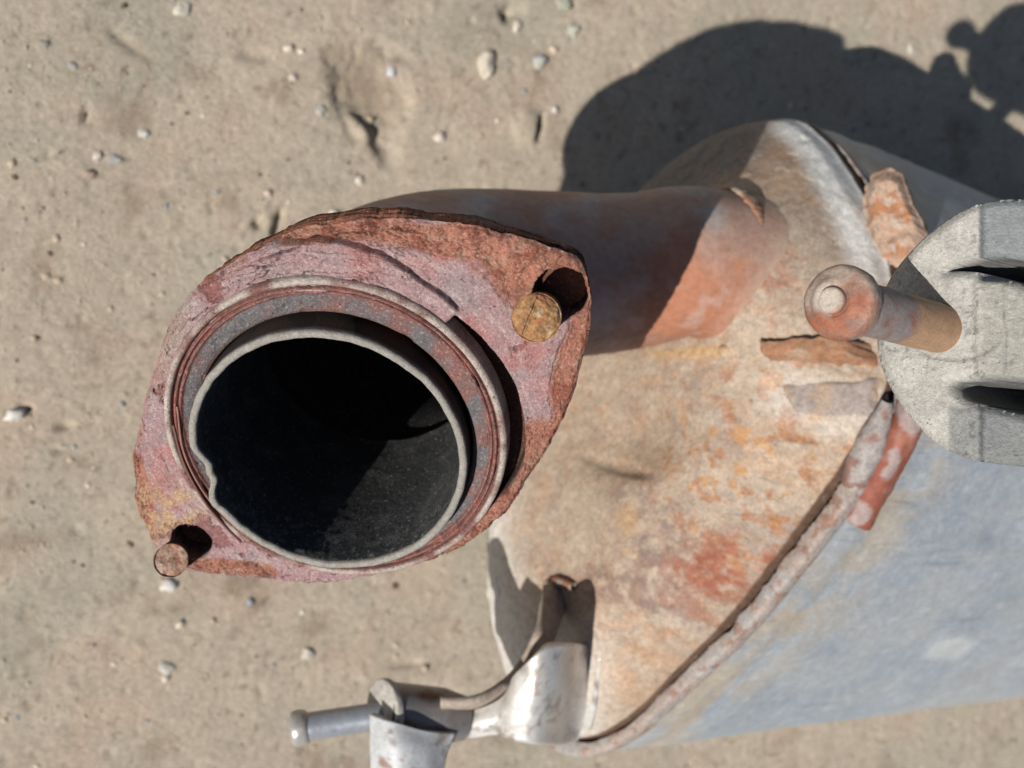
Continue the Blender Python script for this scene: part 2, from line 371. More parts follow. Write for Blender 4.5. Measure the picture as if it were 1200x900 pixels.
# side wall and back
TK = 6.5; rows = []; rc = []
outer = base[:, -1] ; rad = (np.cos(th)[:, None] * E1 + np.sin(th)[:, None] * E2)
h_e = h[:, -1]
opx = PX(outer); topm = ss(opx[:, 0], 300, 340) * (1 - ss(opx[:, 0], 470, 500)) * (opx[:, 1] < 330)
for k, s in enumerate(np.linspace(0.12, 1, 9)):
    z = h_e * (1 - s) - TK * s; p3 = np.stack([np.cos(th) * 40, np.sin(th) * 40, np.full(NT, z.mean() * 3)], -1)
    rr_ = 0.5 * fbm(p3, 5, 4, 61) + 0.9 * np.maximum(0, fbm(p3, 9, 3, 62)) - 0.5 * (k % 2)
    lip_ = topm * 0.9 * math.sin(min(1.0, s * 2.4) * math.pi / 2)
    rows.append(outer + rad * (rr_ - 0.3 + lip_)[:, None] + NF * z[:, None])
    q3 = fbm(p3, 6, 4, 63)
    rc.append(mixc(mixc(np.broadcast_to(alb(198, 128, 96, 0.6), (NT, 3)), alb(70, 46, 40), ss(q3, -0.05, 0.2) * (1 - 0.8 * ss(opx[:, 0], 500, 460))), alb(200, 175, 150), ss(q3, -0.24, -0.34)))
for k, r in enumerate((0.7, 0.35, 0.0)):
    rows.append(base[:, -1] * r + base[:, 0] * (1 - r) - NF * TK); rc.append(np.broadcast_to(alb(110, 70, 55), (NT, 3)))
G = np.concatenate([G, np.stack(rows, 1)], 1); c = np.concatenate([c, np.stack(rc, 1)], 1)
flange = mk('flange', G, gridf(NT, G.shape[1], wu=True), M_flange, exh, c)
flange['label'] = 'flaking pink and orange two-bolt flange plate'

# ---- sealing ring with its ridges
pr = [(38.2, -6), (38.1, -2.2), (38.0, -0.9), (37.7, -0.25), (37.2, 0.05), (36.7, -0.1), (36.35, -0.6), (36.2, -1.3), (36.05, -1.5), (35.85, -1.0), (35.6, -0.65), (35.3, -0.75), (35.1, -1.25), (34.95, -1.6), (34.8, -1.2), (34.55, -0.95), (34.25, -1.1), (34.05, -1.5), (33.8, -1.75), (33.2, -1.95), (32.2, -2.3), (31.3, -2.9), (30.8, -3.9), (30.5, -6.0), (30.4, -12)]
prd = cat_spline(np.array(pr), 110)
G, t2 = lathe(FC, NF, prd, 900, E1)
Rr = np.broadcast_to(prd[None, :, 0], G.shape[:2]); T2 = np.broadcast_to(t2[:, None], G.shape[:2])
lq = np.stack([Rr * 6, np.cos(T2) * 60, np.sin(T2) * 60], -1); le = np.stack([np.cos(T2) * 37, np.sin(T2) * 37, Rr], -1)
hh = 0.14 * fbm(lq, 7, 4, 1) + 0.10 * fbm(le, 1.6, 3, 2) - 0.5 * ss(fbm(lq, 12, 3, 3), 0.28, 0.36) * (Rr < 36.2)
G = G + hh[..., None] * NF
G = G - (E2 * 3.1 + E1 * 1.1) * 0.62 * ss(Rr, 34.0, 30.6)[..., None]
rpx = PX(G)
c = np.broadcast_to(alb(168, 120, 112), G.shape).copy()
red = ((Rr < 36.3) & (Rr > 34.0)).astype(float)
c = mixc(c, alb(190, 124, 112), red * ss(fbm(lq, 8, 3, 4), -0.2, 0.15))
c = mixc(c, alb(120, 78, 70), red * ss(fbm(lq, 6, 3, 14), 0.1, 0.3) * 0.7)
c = mixc(c, alb(222, 208, 196, 0.5), ss(Rr, 36.3, 36.8) * ss(fbm(le, 9, 3, 5), -0.35, 0.1) * 0.9)
c = mixc(c, alb(140, 134, 136), ss(Rr, 34.1, 33.7) * ss(fbm(le, 10, 3, 6), -0.3, 0.1))
c = mixc(c, alb(182, 122, 96), ss(Rr, 31.4, 30.8) * 0.8)
ring = mk('sealing_ring', G, gridf(900, 110, wu=True), M_flange, flange, c)

# ---- inner pipe whose mouth stands out of the ring
PRO = 3.0
pp = [(31.0, -26), (30.9, -12), (30.8, -6), (30.8, -3), (30.75, -0.5), (30.7, PRO - 1.2), (30.6, PRO - 0.45), (30.3, PRO - 0.1), (29.8, PRO), (29.25, PRO - 0.1), (28.95, PRO - 0.5), (28.9, PRO - 1.3), (28.9, 0), (28.9, -10), (28.9, -30), (28.9, -50)]
prd = []
for a, b in zip(pp[:-1], pp[1:]):
    n_ = max(2, int(math.hypot(b[0] - a[0], b[1] - a[1]) / 0.9)); prd += [(a[0] + (b[0] - a[0]) * k / n_, a[1] + (b[1] - a[1]) * k / n_) for k in range(n_)]
prd = np.array(prd + [pp[-1]]); NPp = len(prd)
G, t2 = lathe(FC - E2 * 3.1 - E1 * 1.1, NF, prd, 720, E1)
T2 = np.broadcast_to(t2[:, None], G.shape[:2]); Hh = np.broadcast_to(prd[None, :, 1], G.shape[:2]); Rr = np.broadcast_to(prd[None, :, 0], G.shape[:2])
rdir = np.cos(T2)[..., None] * E1 + np.sin(T2)[..., None] * E2
upper = ss(Hh, PRO - 9, PRO - 0.5)
ang = np.degrees(T2) % 360
def bump_at(a0, w): d_ = (ang - a0 + 180) % 360 - 180; return np.exp(-(d_ / w) ** 2)
rc3 = np.stack([np.cos(T2) * 30, np.sin(T2) * 30, Hh * 0.3], -1)
dr = -2.0 * bump_at(188, 6) - 1.7 * bump_at(197, 4.5) + 0.7 * bump_at(207, 4) + 0.35 * fbm(rc3, 14, 3, 71) + 0.20 * fbm(rc3, 3, 3, 72)
dh = -0.9 * bump_at(192, 9) + 0.35 * fbm(rc3, 10, 3, 73) + 0.22 * fbm(rc3, 2.0, 3, 74)
G = G + rdir * (dr * upper)[..., None] + NF * (dh * upper)[..., None]
inn = Rr < 28.93
sc3 = np.stack([np.cos(T2) * 28, np.sin(T2) * 28, Hh], -1)
G = G + rdir * (np.where(inn & (Hh < PRO - 1.5), -0.35 * np.maximum(0, fbm(sc3, 2.2, 4, 75)) + 0.15 * fbm(sc3, 7, 3, 76), 0))[..., None]
# split into outer sleeve with rim, and sooty lining
ki = int(np.argmax(prd[:, 1] * (prd[:, 0] < 28.93) + 0 * prd[:, 0])); ki = [i for i in range(NPp) if prd[i, 0] < 28.93 and prd[i, 1] < PRO - 1.2][0]
c = np.broadcast_to(alb(66, 50, 40), G.shape).copy()  # sleeve coloured dark brown to stand for the shade behind the rim
c = mixc(c, alb(38, 32, 28), ss(fbm(rc3, 5, 4, 77), -0.1, 0.3))
c = mixc(c, alb(186, 180, 170), ss(Hh, PRO - 1.7, PRO - 0.7) * ss(Rr, 30.95, 30.6))
c = mixc(c, alb(200, 196, 190), ss(fbm(rc3, 3, 3, 78), 0.1, 0.3) * ss(Hh, PRO - 1.2, PRO - 0.4) * 0.6)
mouth = mk('inner_pipe', G[:, :ki + 1], gridf(720, ki + 1, wu=True), M_rim, exh, c[:, :ki + 1])
mouth['label'] = 'grey gritty pipe mouth with a dented rim'
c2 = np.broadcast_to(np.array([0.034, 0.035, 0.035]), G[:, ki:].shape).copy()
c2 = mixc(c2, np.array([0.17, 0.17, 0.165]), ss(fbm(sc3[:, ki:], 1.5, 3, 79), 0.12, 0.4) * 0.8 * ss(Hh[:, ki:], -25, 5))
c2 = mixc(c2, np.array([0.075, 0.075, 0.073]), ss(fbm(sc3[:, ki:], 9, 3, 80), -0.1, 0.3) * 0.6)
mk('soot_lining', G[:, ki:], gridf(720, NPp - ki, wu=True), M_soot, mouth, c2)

# ---- loose strands of the wire gasket on the ring
def strand(pts, r, par, nm='gasket_wire', mat=M_rod, col=(0.12, 0.05, 0.04)):
    P = cat_spline(np.array(pts), 40); g = tube(P, np.full(40, r), 8); return mk(nm, g, gridf(40, 8, wv=True), mat, par, np.array(col))
def rp(a, r, hgt): a = math.radians(a); return FC + E1 * r * math.cos(a) + E2 * r * math.sin(a) + NF * hgt
strand([rp(178, 36.1, -0.6), rp(192, 36.0, -0.3), rp(204, 36.1, 0.2), rp(214, 36.6, 0.4), rp(224, 37.6, 0.1), rp(231, 39.2, -0.9)], 0.32, flange)
strand([rp(170, 35.0, -0.7), rp(190, 35.0, -0.3), rp(210, 35.3, 0.0), rp(228, 35.6, 0.2), rp(238, 36.0, -0.2)], 0.28, flange, col=(0.2, 0.09, 0.07))

# ---- bolt stubs in the flange
def stub(tip_px, tip_d, base_pt, r, col, dome, crack, label, mat=M_rod):
    tip = V(*tip_px, tip_d); ax = unit(tip - base_pt); Ln = np.linalg.norm(tip - base_pt)
    prof = [(r * 0.92, -4), (r * 0.95, Ln * 0.4)]
    prof += [(r * (1.0 if k < 1 else math.cos(a)), Ln - dome + dome * math.sin(a)) for k, a in enumerate(np.linspace(0, 1.45, 14))] + [(0.02, Ln)]
    prof = cat_spline(np.array(prof), 60); G, t2 = lathe(base_pt, ax, prof, 160, E1)
    a_, b_, n_ = basis(ax, E1); loc = np.stack([(G - base_pt) @ a_, (G - base_pt) @ b_, (G - base_pt) @ n_], -1)
    d = (0.9 if r > 4 else 0.4) * fbm(loc, 3.2, 4, r) + (0.35 if r > 4 else 0.1) * fbm(loc, 1.1, 3, r + 3)
    if crack: d = d - 0.9 * ridge(loc[..., 0] * 0.95 - loc[..., 1] * 0.35 + 1.2 + 0.3 * fbm(loc, 2, 3, 5), 0.22) * (loc[..., 2] > Ln * 0.5) * ss(np.hypot(loc[..., 0], loc[..., 1]), r, r * 0.8)
    G = G + d[..., None] * unit(ax) + vnorm(G, wu=True) * (0.45 * fbm(loc, 3.0, 3, r + 9))[..., None]
    c = np.broadcast_to(col, G.shape) * (1 + 0.9 * fbm(loc, 2.0, 4, 8)[..., None])
    c = mixc(c, alb(224, 204, 170), ss(fbm(loc, 1.6, 3, 12), 0.1, 0.3) * 0.7)
    c = mixc(c, alb(190, 120, 84), ss(fbm(loc, 3, 3, 9), 0.05, 0.35) * 0.7)
    o = mk('bolt', G, gridf(160, 60, wu=True), mat, flange, np.clip(c, 0.01, 0.8)); o['label'] = label; return o
hp = [FP + E1 * hc[0][0] + E2 * hc[0][1] for hc in holes]
stub((628, 373), 210.5, V(633, 367, 225), 4.75, alb(196, 146, 98), 1.9, True, 'ochre rusted bolt stub with a crack across its end', M_rust)
stub((200, 657), 256, V(205, 651, 271), 3.85, alb(200, 160, 138), 0.5, False, 'small pinkish rusted bolt stub at the flange ear')

# ---- end cap
seam_px = np.array([(925,143),(968,165),(1003,210),(1032,265),(1048,330),(1052,400),(1038,465),(1000,530),(960,588),(908,658),(860,720),(800,782),(742,838),(690,864),(646,852),(612,808),(592,740),(588,660),(604,560),(646,450),(700,330),(762,230),(838,165)], float)
sp = closed_spline(seam_px, 400)
q = on_plane(sp[:, 0], sp[:, 1], CC, NC) - CC; qu, qv = q @ U1, q @ U2
sth = np.arctan2(qv, qu); srr = np.hypot(qu, qv); od = np.argsort(sth); sth = sth[od]; srr = srr[od]
sth3 = np.concatenate([sth - 2 * np.pi, sth, sth + 2 * np.pi]); srr3 = np.concatenate([srr] * 3)
def seam_r(t): return np.interp(t, sth3, srr3)
HCAP = 27.0
def cap_height(u, v):
    t = np.arctan2(v, u); rho = np.hypot(u, v) / seam_r(t)
    r_ = np.clip(rho, 0, 1)
    rt = ss(u, -40, 60)                                     # the shoulder is rounder on the far side, flatter to the right
    hl = (1 - r_ ** 5.0) ** 0.75; hr = (1 - r_ ** 2.4)
    return 2.4 + HCAP * (hl * (1 - rt) + hr * rt)
def cap_point(x, y, extra=0.0):
    x = np.asarray(x, float); y = np.asarray(y, float); hgt = np.full(x.shape, 15.0); d = ray(x, y)
    for k in range(25):
        t = (CC @ NC + hgt) / (d @ NC); P = d * t[..., None]; w = P - CC
        hgt = 0.5 * hgt + 0.5 * cap_height(w @ U1, w @ U2)
    return P + NC * np.asarray(extra)[..., None]
NTc, NRc = 720, 170
th = np.linspace(-np.pi, np.pi, NTc, endpoint=False); rr = np.linspace(0.0, 1, NRc) ** 0.8
TH, RO = np.meshgrid(th, rr, indexing='ij'); R_ = seam_r(TH) * RO; u, v = R_ * np.cos(TH), R_ * np.sin(TH)
B = CC + u[..., None] * U1 + v[..., None] * U2
Hc = cap_height(u, v); G = B + Hc[..., None] * NC; cpx = PX(G); l3 = np.stack([u, v, u * 0], -1)
cn = fbm(l3, 16, 5, 91, 0.62); grain = ss(fbm(l3, 4.5, 4, 191, 0.65), -0.32, 0.18)
d = 1.1 * fbm(l3, 45, 3, 92) + 0.45 * fbm(l3, 9, 4, 93) + 0.25 * fbm(l3, 3.5, 3, 94)
d = d - 3.5 * blob(cpx, 745, 520, 60, 34, -15, 0.8) - 1.2 * blob(cpx, 720, 545, 34, 8, 15, 0.6, cn * 0.4)
d = d + 3.0 * blob(cpx, 850, 318, 80, 98, 0, 0.45) + 17.0 * blob(cpx, 925, 292, 78, 104, -8, 0.85)
d = d + 1.6 * blob(cpx, 857, 416, 7, 6, 0, 0.5) - 1.8 * ridge(cpx[..., 0] - 882 - 3 * np.sin(cpx[..., 1] * 0.09), 3.0) * ss(cpx[..., 1], 246, 256) * (1 - ss(cpx[..., 1], 300, 312))
d = d + 1.3 * ss(fbm(l3, 13, 4, 96), 0.05, 0.09) * ss(RO, 0.55, 0.8) * 0.4
d = d * ss(RO, 1.0, 0.97) * 1.0
G = G + d[..., None] * NC
c = np.broadcast_to(alb(204, 184, 163, 0.49), G.shape).copy()
c = mixc(c, alb(210, 174, 142, 0.49), ss(fbm(l3, 30, 6, 97, 0.62), -0.05, 0.22) * 0.75 * grain)
c = mixc(c, alb(180, 162, 150, 0.47), ss(fbm(l3, 22, 5, 98), 0.05, 0.35) * 0.6)
spots = ss(fbm(l3, 7, 5, 99, 0.65), 0.06, 0.2)
ringz = blob(cpx, 880, 560, 110, 150, 25, 0.5, cn)
c = mixc(c, alb(190, 130, 88, 0.47), spots * (0.2 + 0.55 * ringz))
c = mixc(c, alb(212, 156, 96, 0.49), ss(fbm(l3, 5, 4, 100), 0.16, 0.36) * (0.12 + 0.6 * ringz))
c = mixc(c, alb(146, 120, 114, 0.47), np.maximum(blob(cpx, 780, 645, 40, 75, -20, 0.6, cn), blob(cpx, 740, 690, 70, 26, 10, 0.6, cn)) * 0.7 * grain)
c = mixc(c, alb(184, 116, 90, 0.47), np.maximum.reduce([blob(cpx, 836, 668, 46, 48, 0, 0.4, cn), blob(cpx, 905, 665, 22, 20, 0, 0.5, cn), blob(cpx, 800, 365, 62, 34, -20, 0.5, cn) * 0.9, blob(cpx, 925, 340, 34, 40, 0, 0.5, cn) * 0.7]) * grain)
c = mixc(c, alb(222, 184, 136, 0.47), np.maximum(blob(cpx, 735, 610, 12, 16, 0, 0.9, cn) * 0.7, blob(cpx, 815, 415, 45, 8, 0, 0.6, cn)))
c = mixc(c, alb(150, 122, 96, 0.47), blob(cpx, 735, 515, 70, 45, -10, 0.7, cn) * 0.35)
grey = np.maximum.reduce([ss(RO, 0.89, 0.95) * ss(cpx[..., 1], 370, 280) * ss(cpx[..., 0], 900, 925), ss(RO, 0.55, 0.85) * ss(cpx[..., 0], 740, 640) * 0.7, blob(cpx, 985, 480, 90, 30, 15, 0.5, cn) * 0.25])
c = mixc(c, alb(140, 138, 136, 0.47), blob(cpx, 800, 190, 110, 62, -25, 0.4, cn * 0.3) * 0.85)  # greyer steel on the upper-left dome, darkened to deepen the flange's shadow there
c = mixc(c, alb(232, 232, 228, 0.72), np.clip(grey, 0, 1) * 0.92)
c = np.clip(c, 0.01, 0.85)
# folded edge dropping into the groove
rows, rc = [], []
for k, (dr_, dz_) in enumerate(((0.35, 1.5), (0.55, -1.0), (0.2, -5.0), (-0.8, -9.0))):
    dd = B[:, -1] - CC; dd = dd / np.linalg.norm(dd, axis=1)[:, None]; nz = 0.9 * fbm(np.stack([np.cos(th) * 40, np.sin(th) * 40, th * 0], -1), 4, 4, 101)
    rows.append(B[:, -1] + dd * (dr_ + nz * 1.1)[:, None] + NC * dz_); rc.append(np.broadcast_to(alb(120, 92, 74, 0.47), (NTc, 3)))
G = np.concatenate([G, np.stack(rows, 1)], 1); c = np.concatenate([c, np.stack(rc, 1)], 1)
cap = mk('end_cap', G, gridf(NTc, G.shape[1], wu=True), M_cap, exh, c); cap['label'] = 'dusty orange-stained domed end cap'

# ---- elbow pipe
JP = cap_point(np.array([852.0]), np.array([318.0]))[0]
oc = E2 * 3.1 + E1 * 1.1
ctrl = [FC - NF * 6 - oc, FC - NF * 34 - oc, FC - NF * 62 + np.array([1, 0, 0]) - oc * 0.8, V(497, 351, 314), V(545, 334, 326), V(640, 324, 333), V(745, 318, 338), JP + NC * 13 + np.array([-4, -1, 0]), JP - NC * 4 + np.array([3, 0, 0]), JP - NC * 26]
path = cat_spline(np.array(ctrl), 150)
path[6:-6] = np.stack([np.convolve(path[:, k_], np.ones(13) / 13, 'valid') for k_ in range(3)], -1)
s_ = np.linspace(0, 1, 150); hj = (path - JP) @ NC
rad = np.interp(s_, [0, 0.12, 0.3, 0.45, 0.56, 0.7, 1], [33, 32.4, 30.6, 28.6, 25.4, 23.2, 22.6]); rad = np.convolve(np.pad(rad, 10, 'edge'), np.ones(21) / 21, 'valid')
rad = rad + np.where(s_ > 0.7, 4.0 * ss(hj, 12.0, -8.0), 0)
G = tube(path, rad, 128); ax3 = G
G = G + vnorm(G, wv=True) * (0.35 * fbm(G, 22, 3, 81) + 0.12 * fbm(G, 5, 3, 82))[..., None]
epx = PX(G)
c = np.broadcast_to(alb(150, 122, 108, 0.95), G.shape).copy()
c = mixc(c, alb(150, 142, 138, 0.95), ss(fbm(G, 26, 3, 83), -0.05, 0.3))
c = mixc(c, alb(180, 122, 94, 0.68), np.clip(blob(epx, 800, 350, 70, 60, 0, 0.5, 0.4 * fbm(G, 12, 3, 84)) + 0.5 * ss(fbm(G, 14, 4, 85), 0.1, 0.4), 0, 1))
c = mixc(c, alb(180, 160, 150, 0.8), ss(fbm(G, 10, 3, 86), 0.15, 0.4) * 0.45)
c = mixc(c, alb(206, 180, 156, 0.5), (ss(hj, 9, 1) * (s_ > 0.7))[:, None] * ss(fbm(G, 7, 4, 87), -0.4, 0.1))
Pin = path[:, None]; Gi = path[:, None] + (ax3 - path[:, None]) * (np.minimum(rad, 33) / rad * 0.965)[:, None, None]
elbow = mk('inlet_pipe', G, gridf(150, 128, wv=True), M_pipe, exh, c)
mk('soot_lining', Gi[8:], gridf(142, 128, wv=True), M_soot, elbow, np.array([0.02, 0.02, 0.02]))
# weld bead round the end of the pipe
i0 = int(np.argmin(np.linalg.norm(path - (JP + NC * 7), axis=1))); T = unit(path[i0 + 1] - path[i0 - 1]); a_, b_, _n = basis(T, (0.55, 0.75, 0.35)); tw = np.linspace(0, 2 * np.pi, 200, endpoint=False)
rw = rad[i0] + 0.2 + 0.6 * fbm(np.stack([np.cos(tw) * 3, np.sin(tw) * 3, tw * 0], -1), 0.6, 3, 1)
tw = np.linspace(-0.75, 0.55, 200); cp = path[i0] + rw[:, None] * (np.cos(tw)[:, None] * a_ + np.sin(tw)[:, None] * b_)
vv = np.linspace(0, 2 * np.pi, 20, endpoint=False)
ro = cp - path[i0]; ro /= np.linalg.norm(ro, axis=1)[:, None]
mr = 0.15 + np.sin(np.linspace(0, np.pi, 200)) * 1.0 + 0.6 * fbm(np.stack([np.cos(tw) * 5, np.sin(tw) * 5, tw * 0], -1), 0.8, 3, 4)
G = cp[:, None] + mr[:, None, None] * (np.cos(vv)[None, :, None] * ro[:, None] + 2.6 * np.sin(vv)[None, :, None] * T)
c = mixc(np.broadcast_to(alb(204, 180, 156, 0.5), G.shape).copy(), alb(180, 132, 104, 0.5), ss(fbm(G, 8, 3, 5), 0.0, 0.3))
mk('weld_bead', G, gridf(200, 20, False, True), M_cap, elbow, c)

# ---- canister body with rolled rim
NB = 720; tb = np.linspace(-np.pi, np.pi, NB, endpoint=False); sr = seam_r(tb)
rdirb = np.cos(tb)[:, None] * U1 + np.sin(tb)[:, None] * U2
c3 = np.stack([np.cos(tb) * 60, np.sin(tb) * 60, tb * 0], -1)
jg = 0.55 * fbm(c3, 5, 4, 111)
spx = PX(CC + rdirb * sr[:, None]); rimk = ss(spx[:, 1], 300, 430)
prof = [(0.9, -10), (1.5, -4.0), (1.9, -1.0), (2.5, -0.45), (4.6, -0.35), (6.2, -0.6), (7.0, -1.2), (7.4, -2.4), (7.3, -4.8), (6.7, -6.4)]
rows = [CC + rdirb * (sr + a * (0.25 + 0.75 * rimk) + jg * (3.4 if i < 4 else 0.6))[:, None] + NC * (b - 2.5 * (1 - rimk) + 0.5 * fbm(c3, 7, 3, 112))[:, None] for i, (a, b) in enumerate(prof)]
G = np.stack(rows, 1); G = np.stack([cat_spline(G[i], 40) for i in range(NB)], 0)
c = mixc(np.broadcast_to(alb(190, 174, 164, 0.5), G.shape).copy(), alb(186, 182, 178, 0.5), ss(fbm(G, 14, 3, 113), -0.1, 0.25))
c = mixc(c, alb(166, 126, 106, 0.5), ss(fbm(G, 6, 5, 114, 0.62), 0.08, 0.22) * 0.8)
can_rim = mk('rolled_rim', G, gridf(NB, 40, wu=True), M_cap, exh, c)
LEN = 318.0; zz = np.concatenate([np.linspace(4.5, 60, 60), np.linspace(62, LEN, 130)])
Tb, Z = np.meshgrid(tb, zz, indexing='ij')
rb = seam_r(Tb) + 5.8 * (0.15 + 0.85 * rimk)[:, None] + 1.5 * ss(Z, 8, 22) - 1.2 * ridge(Z - 26, 9) - 0.012 * Z
lc = np.stack([np.cos(Tb) * 90, np.sin(Tb) * 90, Z], -1)
rb = rb + 0.9 * fbm(lc, 60, 3, 121) + 0.3 * fbm(lc, 14, 3, 122)
G = CC + (np.cos(Tb)[..., None] * U1 + np.sin(Tb)[..., None] * U2) * rb[..., None] + DC * Z[..., None]
bpx = PX(G)
dent = 2.2 * blob(bpx, 1175, 782, 40, 7, -27, 0.7) + 1.2 * blob(bpx, 1180, 625, 26, 14, -20, 0.6)
rd = (np.cos(Tb)[..., None] * U1 + np.sin(Tb)[..., None] * U2); G = G - rd * dent[..., None]
c = np.broadcast_to(alb(166, 175, 184, 0.66), G.shape).copy()
c = mixc(c, alb(178, 182, 186, 0.66), ss(fbm(lc, 40, 3, 123), -0.1, 0.3))
stre = fbm(np.stack([lc[..., 0], lc[..., 1], Z * 0.35], -1), 14, 4, 124)
c = mixc(c, alb(186, 188, 188, 0.66), ss(stre, 0.0, 0.4) * 0.5)
c = mixc(c, alb(206, 188, 162, 0.58), np.clip(ss(Z, 60, 20) * 0.75 * ss(fbm(lc, 20, 4, 125), -0.25, 0.2), 0, 1))
c = mixc(c, alb(214, 218, 220, 0.58), np.maximum(blob(bpx, 1112, 760, 30, 13, -12, 0.4, 0.4 * fbm(lc, 12, 3, 126)), np.maximum(ss(fbm(lc, 6, 3, 127), 0.3, 0.42), ss(fbm(lc, 2.6, 2, 128), 0.26, 0.36) * 0.8) * 0.45))
scr = ridge(fbm(np.stack([lc[..., 0] * 1.6, lc[..., 1] * 1.6, Z * 0.12 + lc[..., 0] * 0.3], -1), 9, 2, 129), 0.035) * ss(fbm(lc, 30, 2, 130), 0.0, 0.3)
c = mixc(c, alb(120, 128, 136, 0.58), scr * 0.4)
can = mk('canister_body', G, gridf(NB, len(zz), wu=True), M_can, exh, np.clip(c, 0.01, 0.85)); can['label'] = 'dusty blue-grey sheet metal canister'
back = np.concatenate([G[:, -1], [CC + DC * (LEN + 12)]])
fb = np.stack([np.arange(NB), (np.arange(NB) + 1) % NB, np.full(NB, NB)], -1)
mk('rear_end_plate', back, fb, M_can, exh, alb(158, 165, 170, 0.5))

# ---- small welded pieces on the cap
def cap_patch(nm, cpts, hgt, col, label, mat=M_cap, seed=1, par=cap):
    nu, nv = 60, 30; C4 = np.array(cpts, float)
    uu, vv = np.meshgrid(np.linspace(0, 1, nu), np.linspace(0, 1, nv), indexing='ij')
    q_ = (C4[0] * ((1 - uu) * (1 - vv))[..., None] + C4[1] * (uu * (1 - vv))[..., None] + C4[2] * (uu * vv)[..., None] + C4[3] * ((1 - uu) * vv)[..., None])
    eu = np.minimum(np.minimum(uu, 1 - uu) * 8, np.minimum(vv, 1 - vv) * 4); hh = -2.0 + (hgt + 2.0) * ss(eu, 0, 1.1)
    wob = np.stack([uu * 6, vv * 2, uu * 0], -1); q_ = q_ + 6.0 * np.stack([fbm(wob, 0.8, 3, seed), fbm(wob, 0.8, 3, seed + 1)], -1)
    P = cap_point(q_[..., 0], q_[..., 1], hh); P = P + NC * (1.6 * fbm(P, 7, 4, seed) * ss(eu, 0, 0.6))[..., None]
    c = mixc(np.broadcast_to(col, P.shape).copy(), alb(204, 176, 150, 0.47), ss(fbm(P, 7, 4, seed + 3), 0.0, 0.3) * 0.8)
    o = mk(nm, P, gridf(nu, nv), mat, par, c); o['label'] = label; return o
cap_patch('welded_tab', [(898, 404), (1030, 398), (1032, 432), (902, 432)], 10.0, alb(190, 140, 106, 0.47), 'orange rusty welded strip', seed=3)
cap_patch('weld_patch', [(898, 440), (1036, 432), (1040, 500), (930, 492)], 1.5, alb(184, 170, 162, 0.5), 'grey scaly weld patch', seed=6)
tp = np.array([(1010,232),(1018,208),(1034,196),(1050,197),(1061,216),(1073,244),(1086,272),(1078,300),(1046,312),(1022,290),(1012,262)], float)
tpp = closed_spline(tp, 160); _tt = np.linspace(0, 2 * np.pi, 160, endpoint=False); tpp = tpp + 7 * np.stack([fbm(np.stack([np.cos(_tt) * 3, np.sin(_tt) * 3, _tt * 0 + q0], -1), 0.8, 3, 2) for q0 in (0, 9)], -1); tn = unit([-0.45, 0.0, 0.9]); tP0 = V(1045, 250, 326)
ctr = tpp.mean(0); rows, cc_ = [], []
for k in np.linspace(0, 1, 34):
    rr_ = ctr + (tpp - ctr) * k; p_ = on_plane(rr_[:, 0], rr_[:, 1], tP0, tn); rows.append(p_ + tn * (2.6 * fbm(p_, 8, 4, 7) + 0.9 * fbm(p_, 2.5, 3, 8) - 4.0 * ss(k, 0.62, 1.0))[:, None])
for dz_ in (2, 5, 9): rows.append(rows[33] - tn * dz_ + (rows[33] - rows[0]) * 0.02 * fbm(rows[33] + dz_, 3, 3, 2)[:, None] * 3)
G = np.stack(rows, 0); c = mixc(np.broadcast_to(alb(212, 180, 156, 0.47), G.shape).copy(), alb(200, 142, 104, 0.47), ss(fbm(G, 7, 4, 9), 0.0, 0.3))
c = mixc(c, alb(220, 204, 190, 0.47), ss(fbm(G, 5, 4, 10), 0.12, 0.3) * 0.7)
o = mk('rusty_lug', G, gridf(37, 160, wv=True), M_rust, exh, c); o['label'] = 'rough orange rusted lug standing at the seam'

# ---- hanger rod welded to the canister: runs out to the right and back through the rubber to its upset head
HD = V(983, 354, 203); EN = V(1112, 388, 226); ra = unit(EN - HD)
foot = [V(1000, 612, 331), V(1030, 560, 325), V(1058, 505, 319), V(1085, 440, 313), V(1125, 385, 303), V(1190, 355, 288), V(1262, 350, 280), V(1316, 365, 268), V(1320, 395, 258), V(1260, 408, 250), EN + ra * 26, EN + ra * 8, EN, HD + ra * 12, HD + ra * 4]
P = cat_spline(np.array(foot), 260); G = tube(P, np.full(260, 5.0), 64, (0, 0, 1))
G = G + vnorm(G, wv=True) * (0.20 * fbm(G, 4, 4, 131) + 0.1 * fbm(G, 1.5, 3, 132) + 1.3 * fbm(G, 9, 3, 130) * (np.linalg.norm(G - HD, axis=-1) > 70))[..., None]
G[0] = P[0] + (G[0] - P[0]) * 0.3
hp_ = PX(G)
sd_ = (G - HD) @ ra; nearh = np.linalg.norm(G - HD, axis=-1) < 60
c = np.broadcast_to(alb(172, 96, 74, 0.45), G.shape).copy()
c = mixc(c, alb(190, 140, 120, 0.45), ss(fbm(G, 7, 4, 133), 0.05, 0.35) * 0.7)
pale = nearh * ss(sd_, 24, 16); c = mixc(c, alb(176, 164, 160, 0.42), pale * ss(fbm(G, 5, 4, 134), -0.45, -0.05))
c = mixc(c, alb(204, 164, 128, 0.5), nearh * ss(sd_, 17, 21))
c = mixc(c, alb(186, 172, 168, 0.5), (~nearh) * ss(fbm(G, 9, 3, 145), 0.08, 0.2) * 0.8)
rod = mk('hanger_rod', G, gridf(260, 64, wv=True), M_rod, exh, c); rod['label'] = 'bent hanger rod, red at its welded foot'
prof = cat_spline(np.array([(4.6, 6.6), (5.3, 5.4), (6.6, 4.3), (7.05, 3.0), (7.1, 1.6), (6.9, 0.4), (6.2, -0.5), (4.6, -0.95), (3.3, -0.9), (2.7, -0.75), (2.55, -1.3), (2.3, -1.75), (1.4, -1.9), (0.02, -1.95)]), 110)
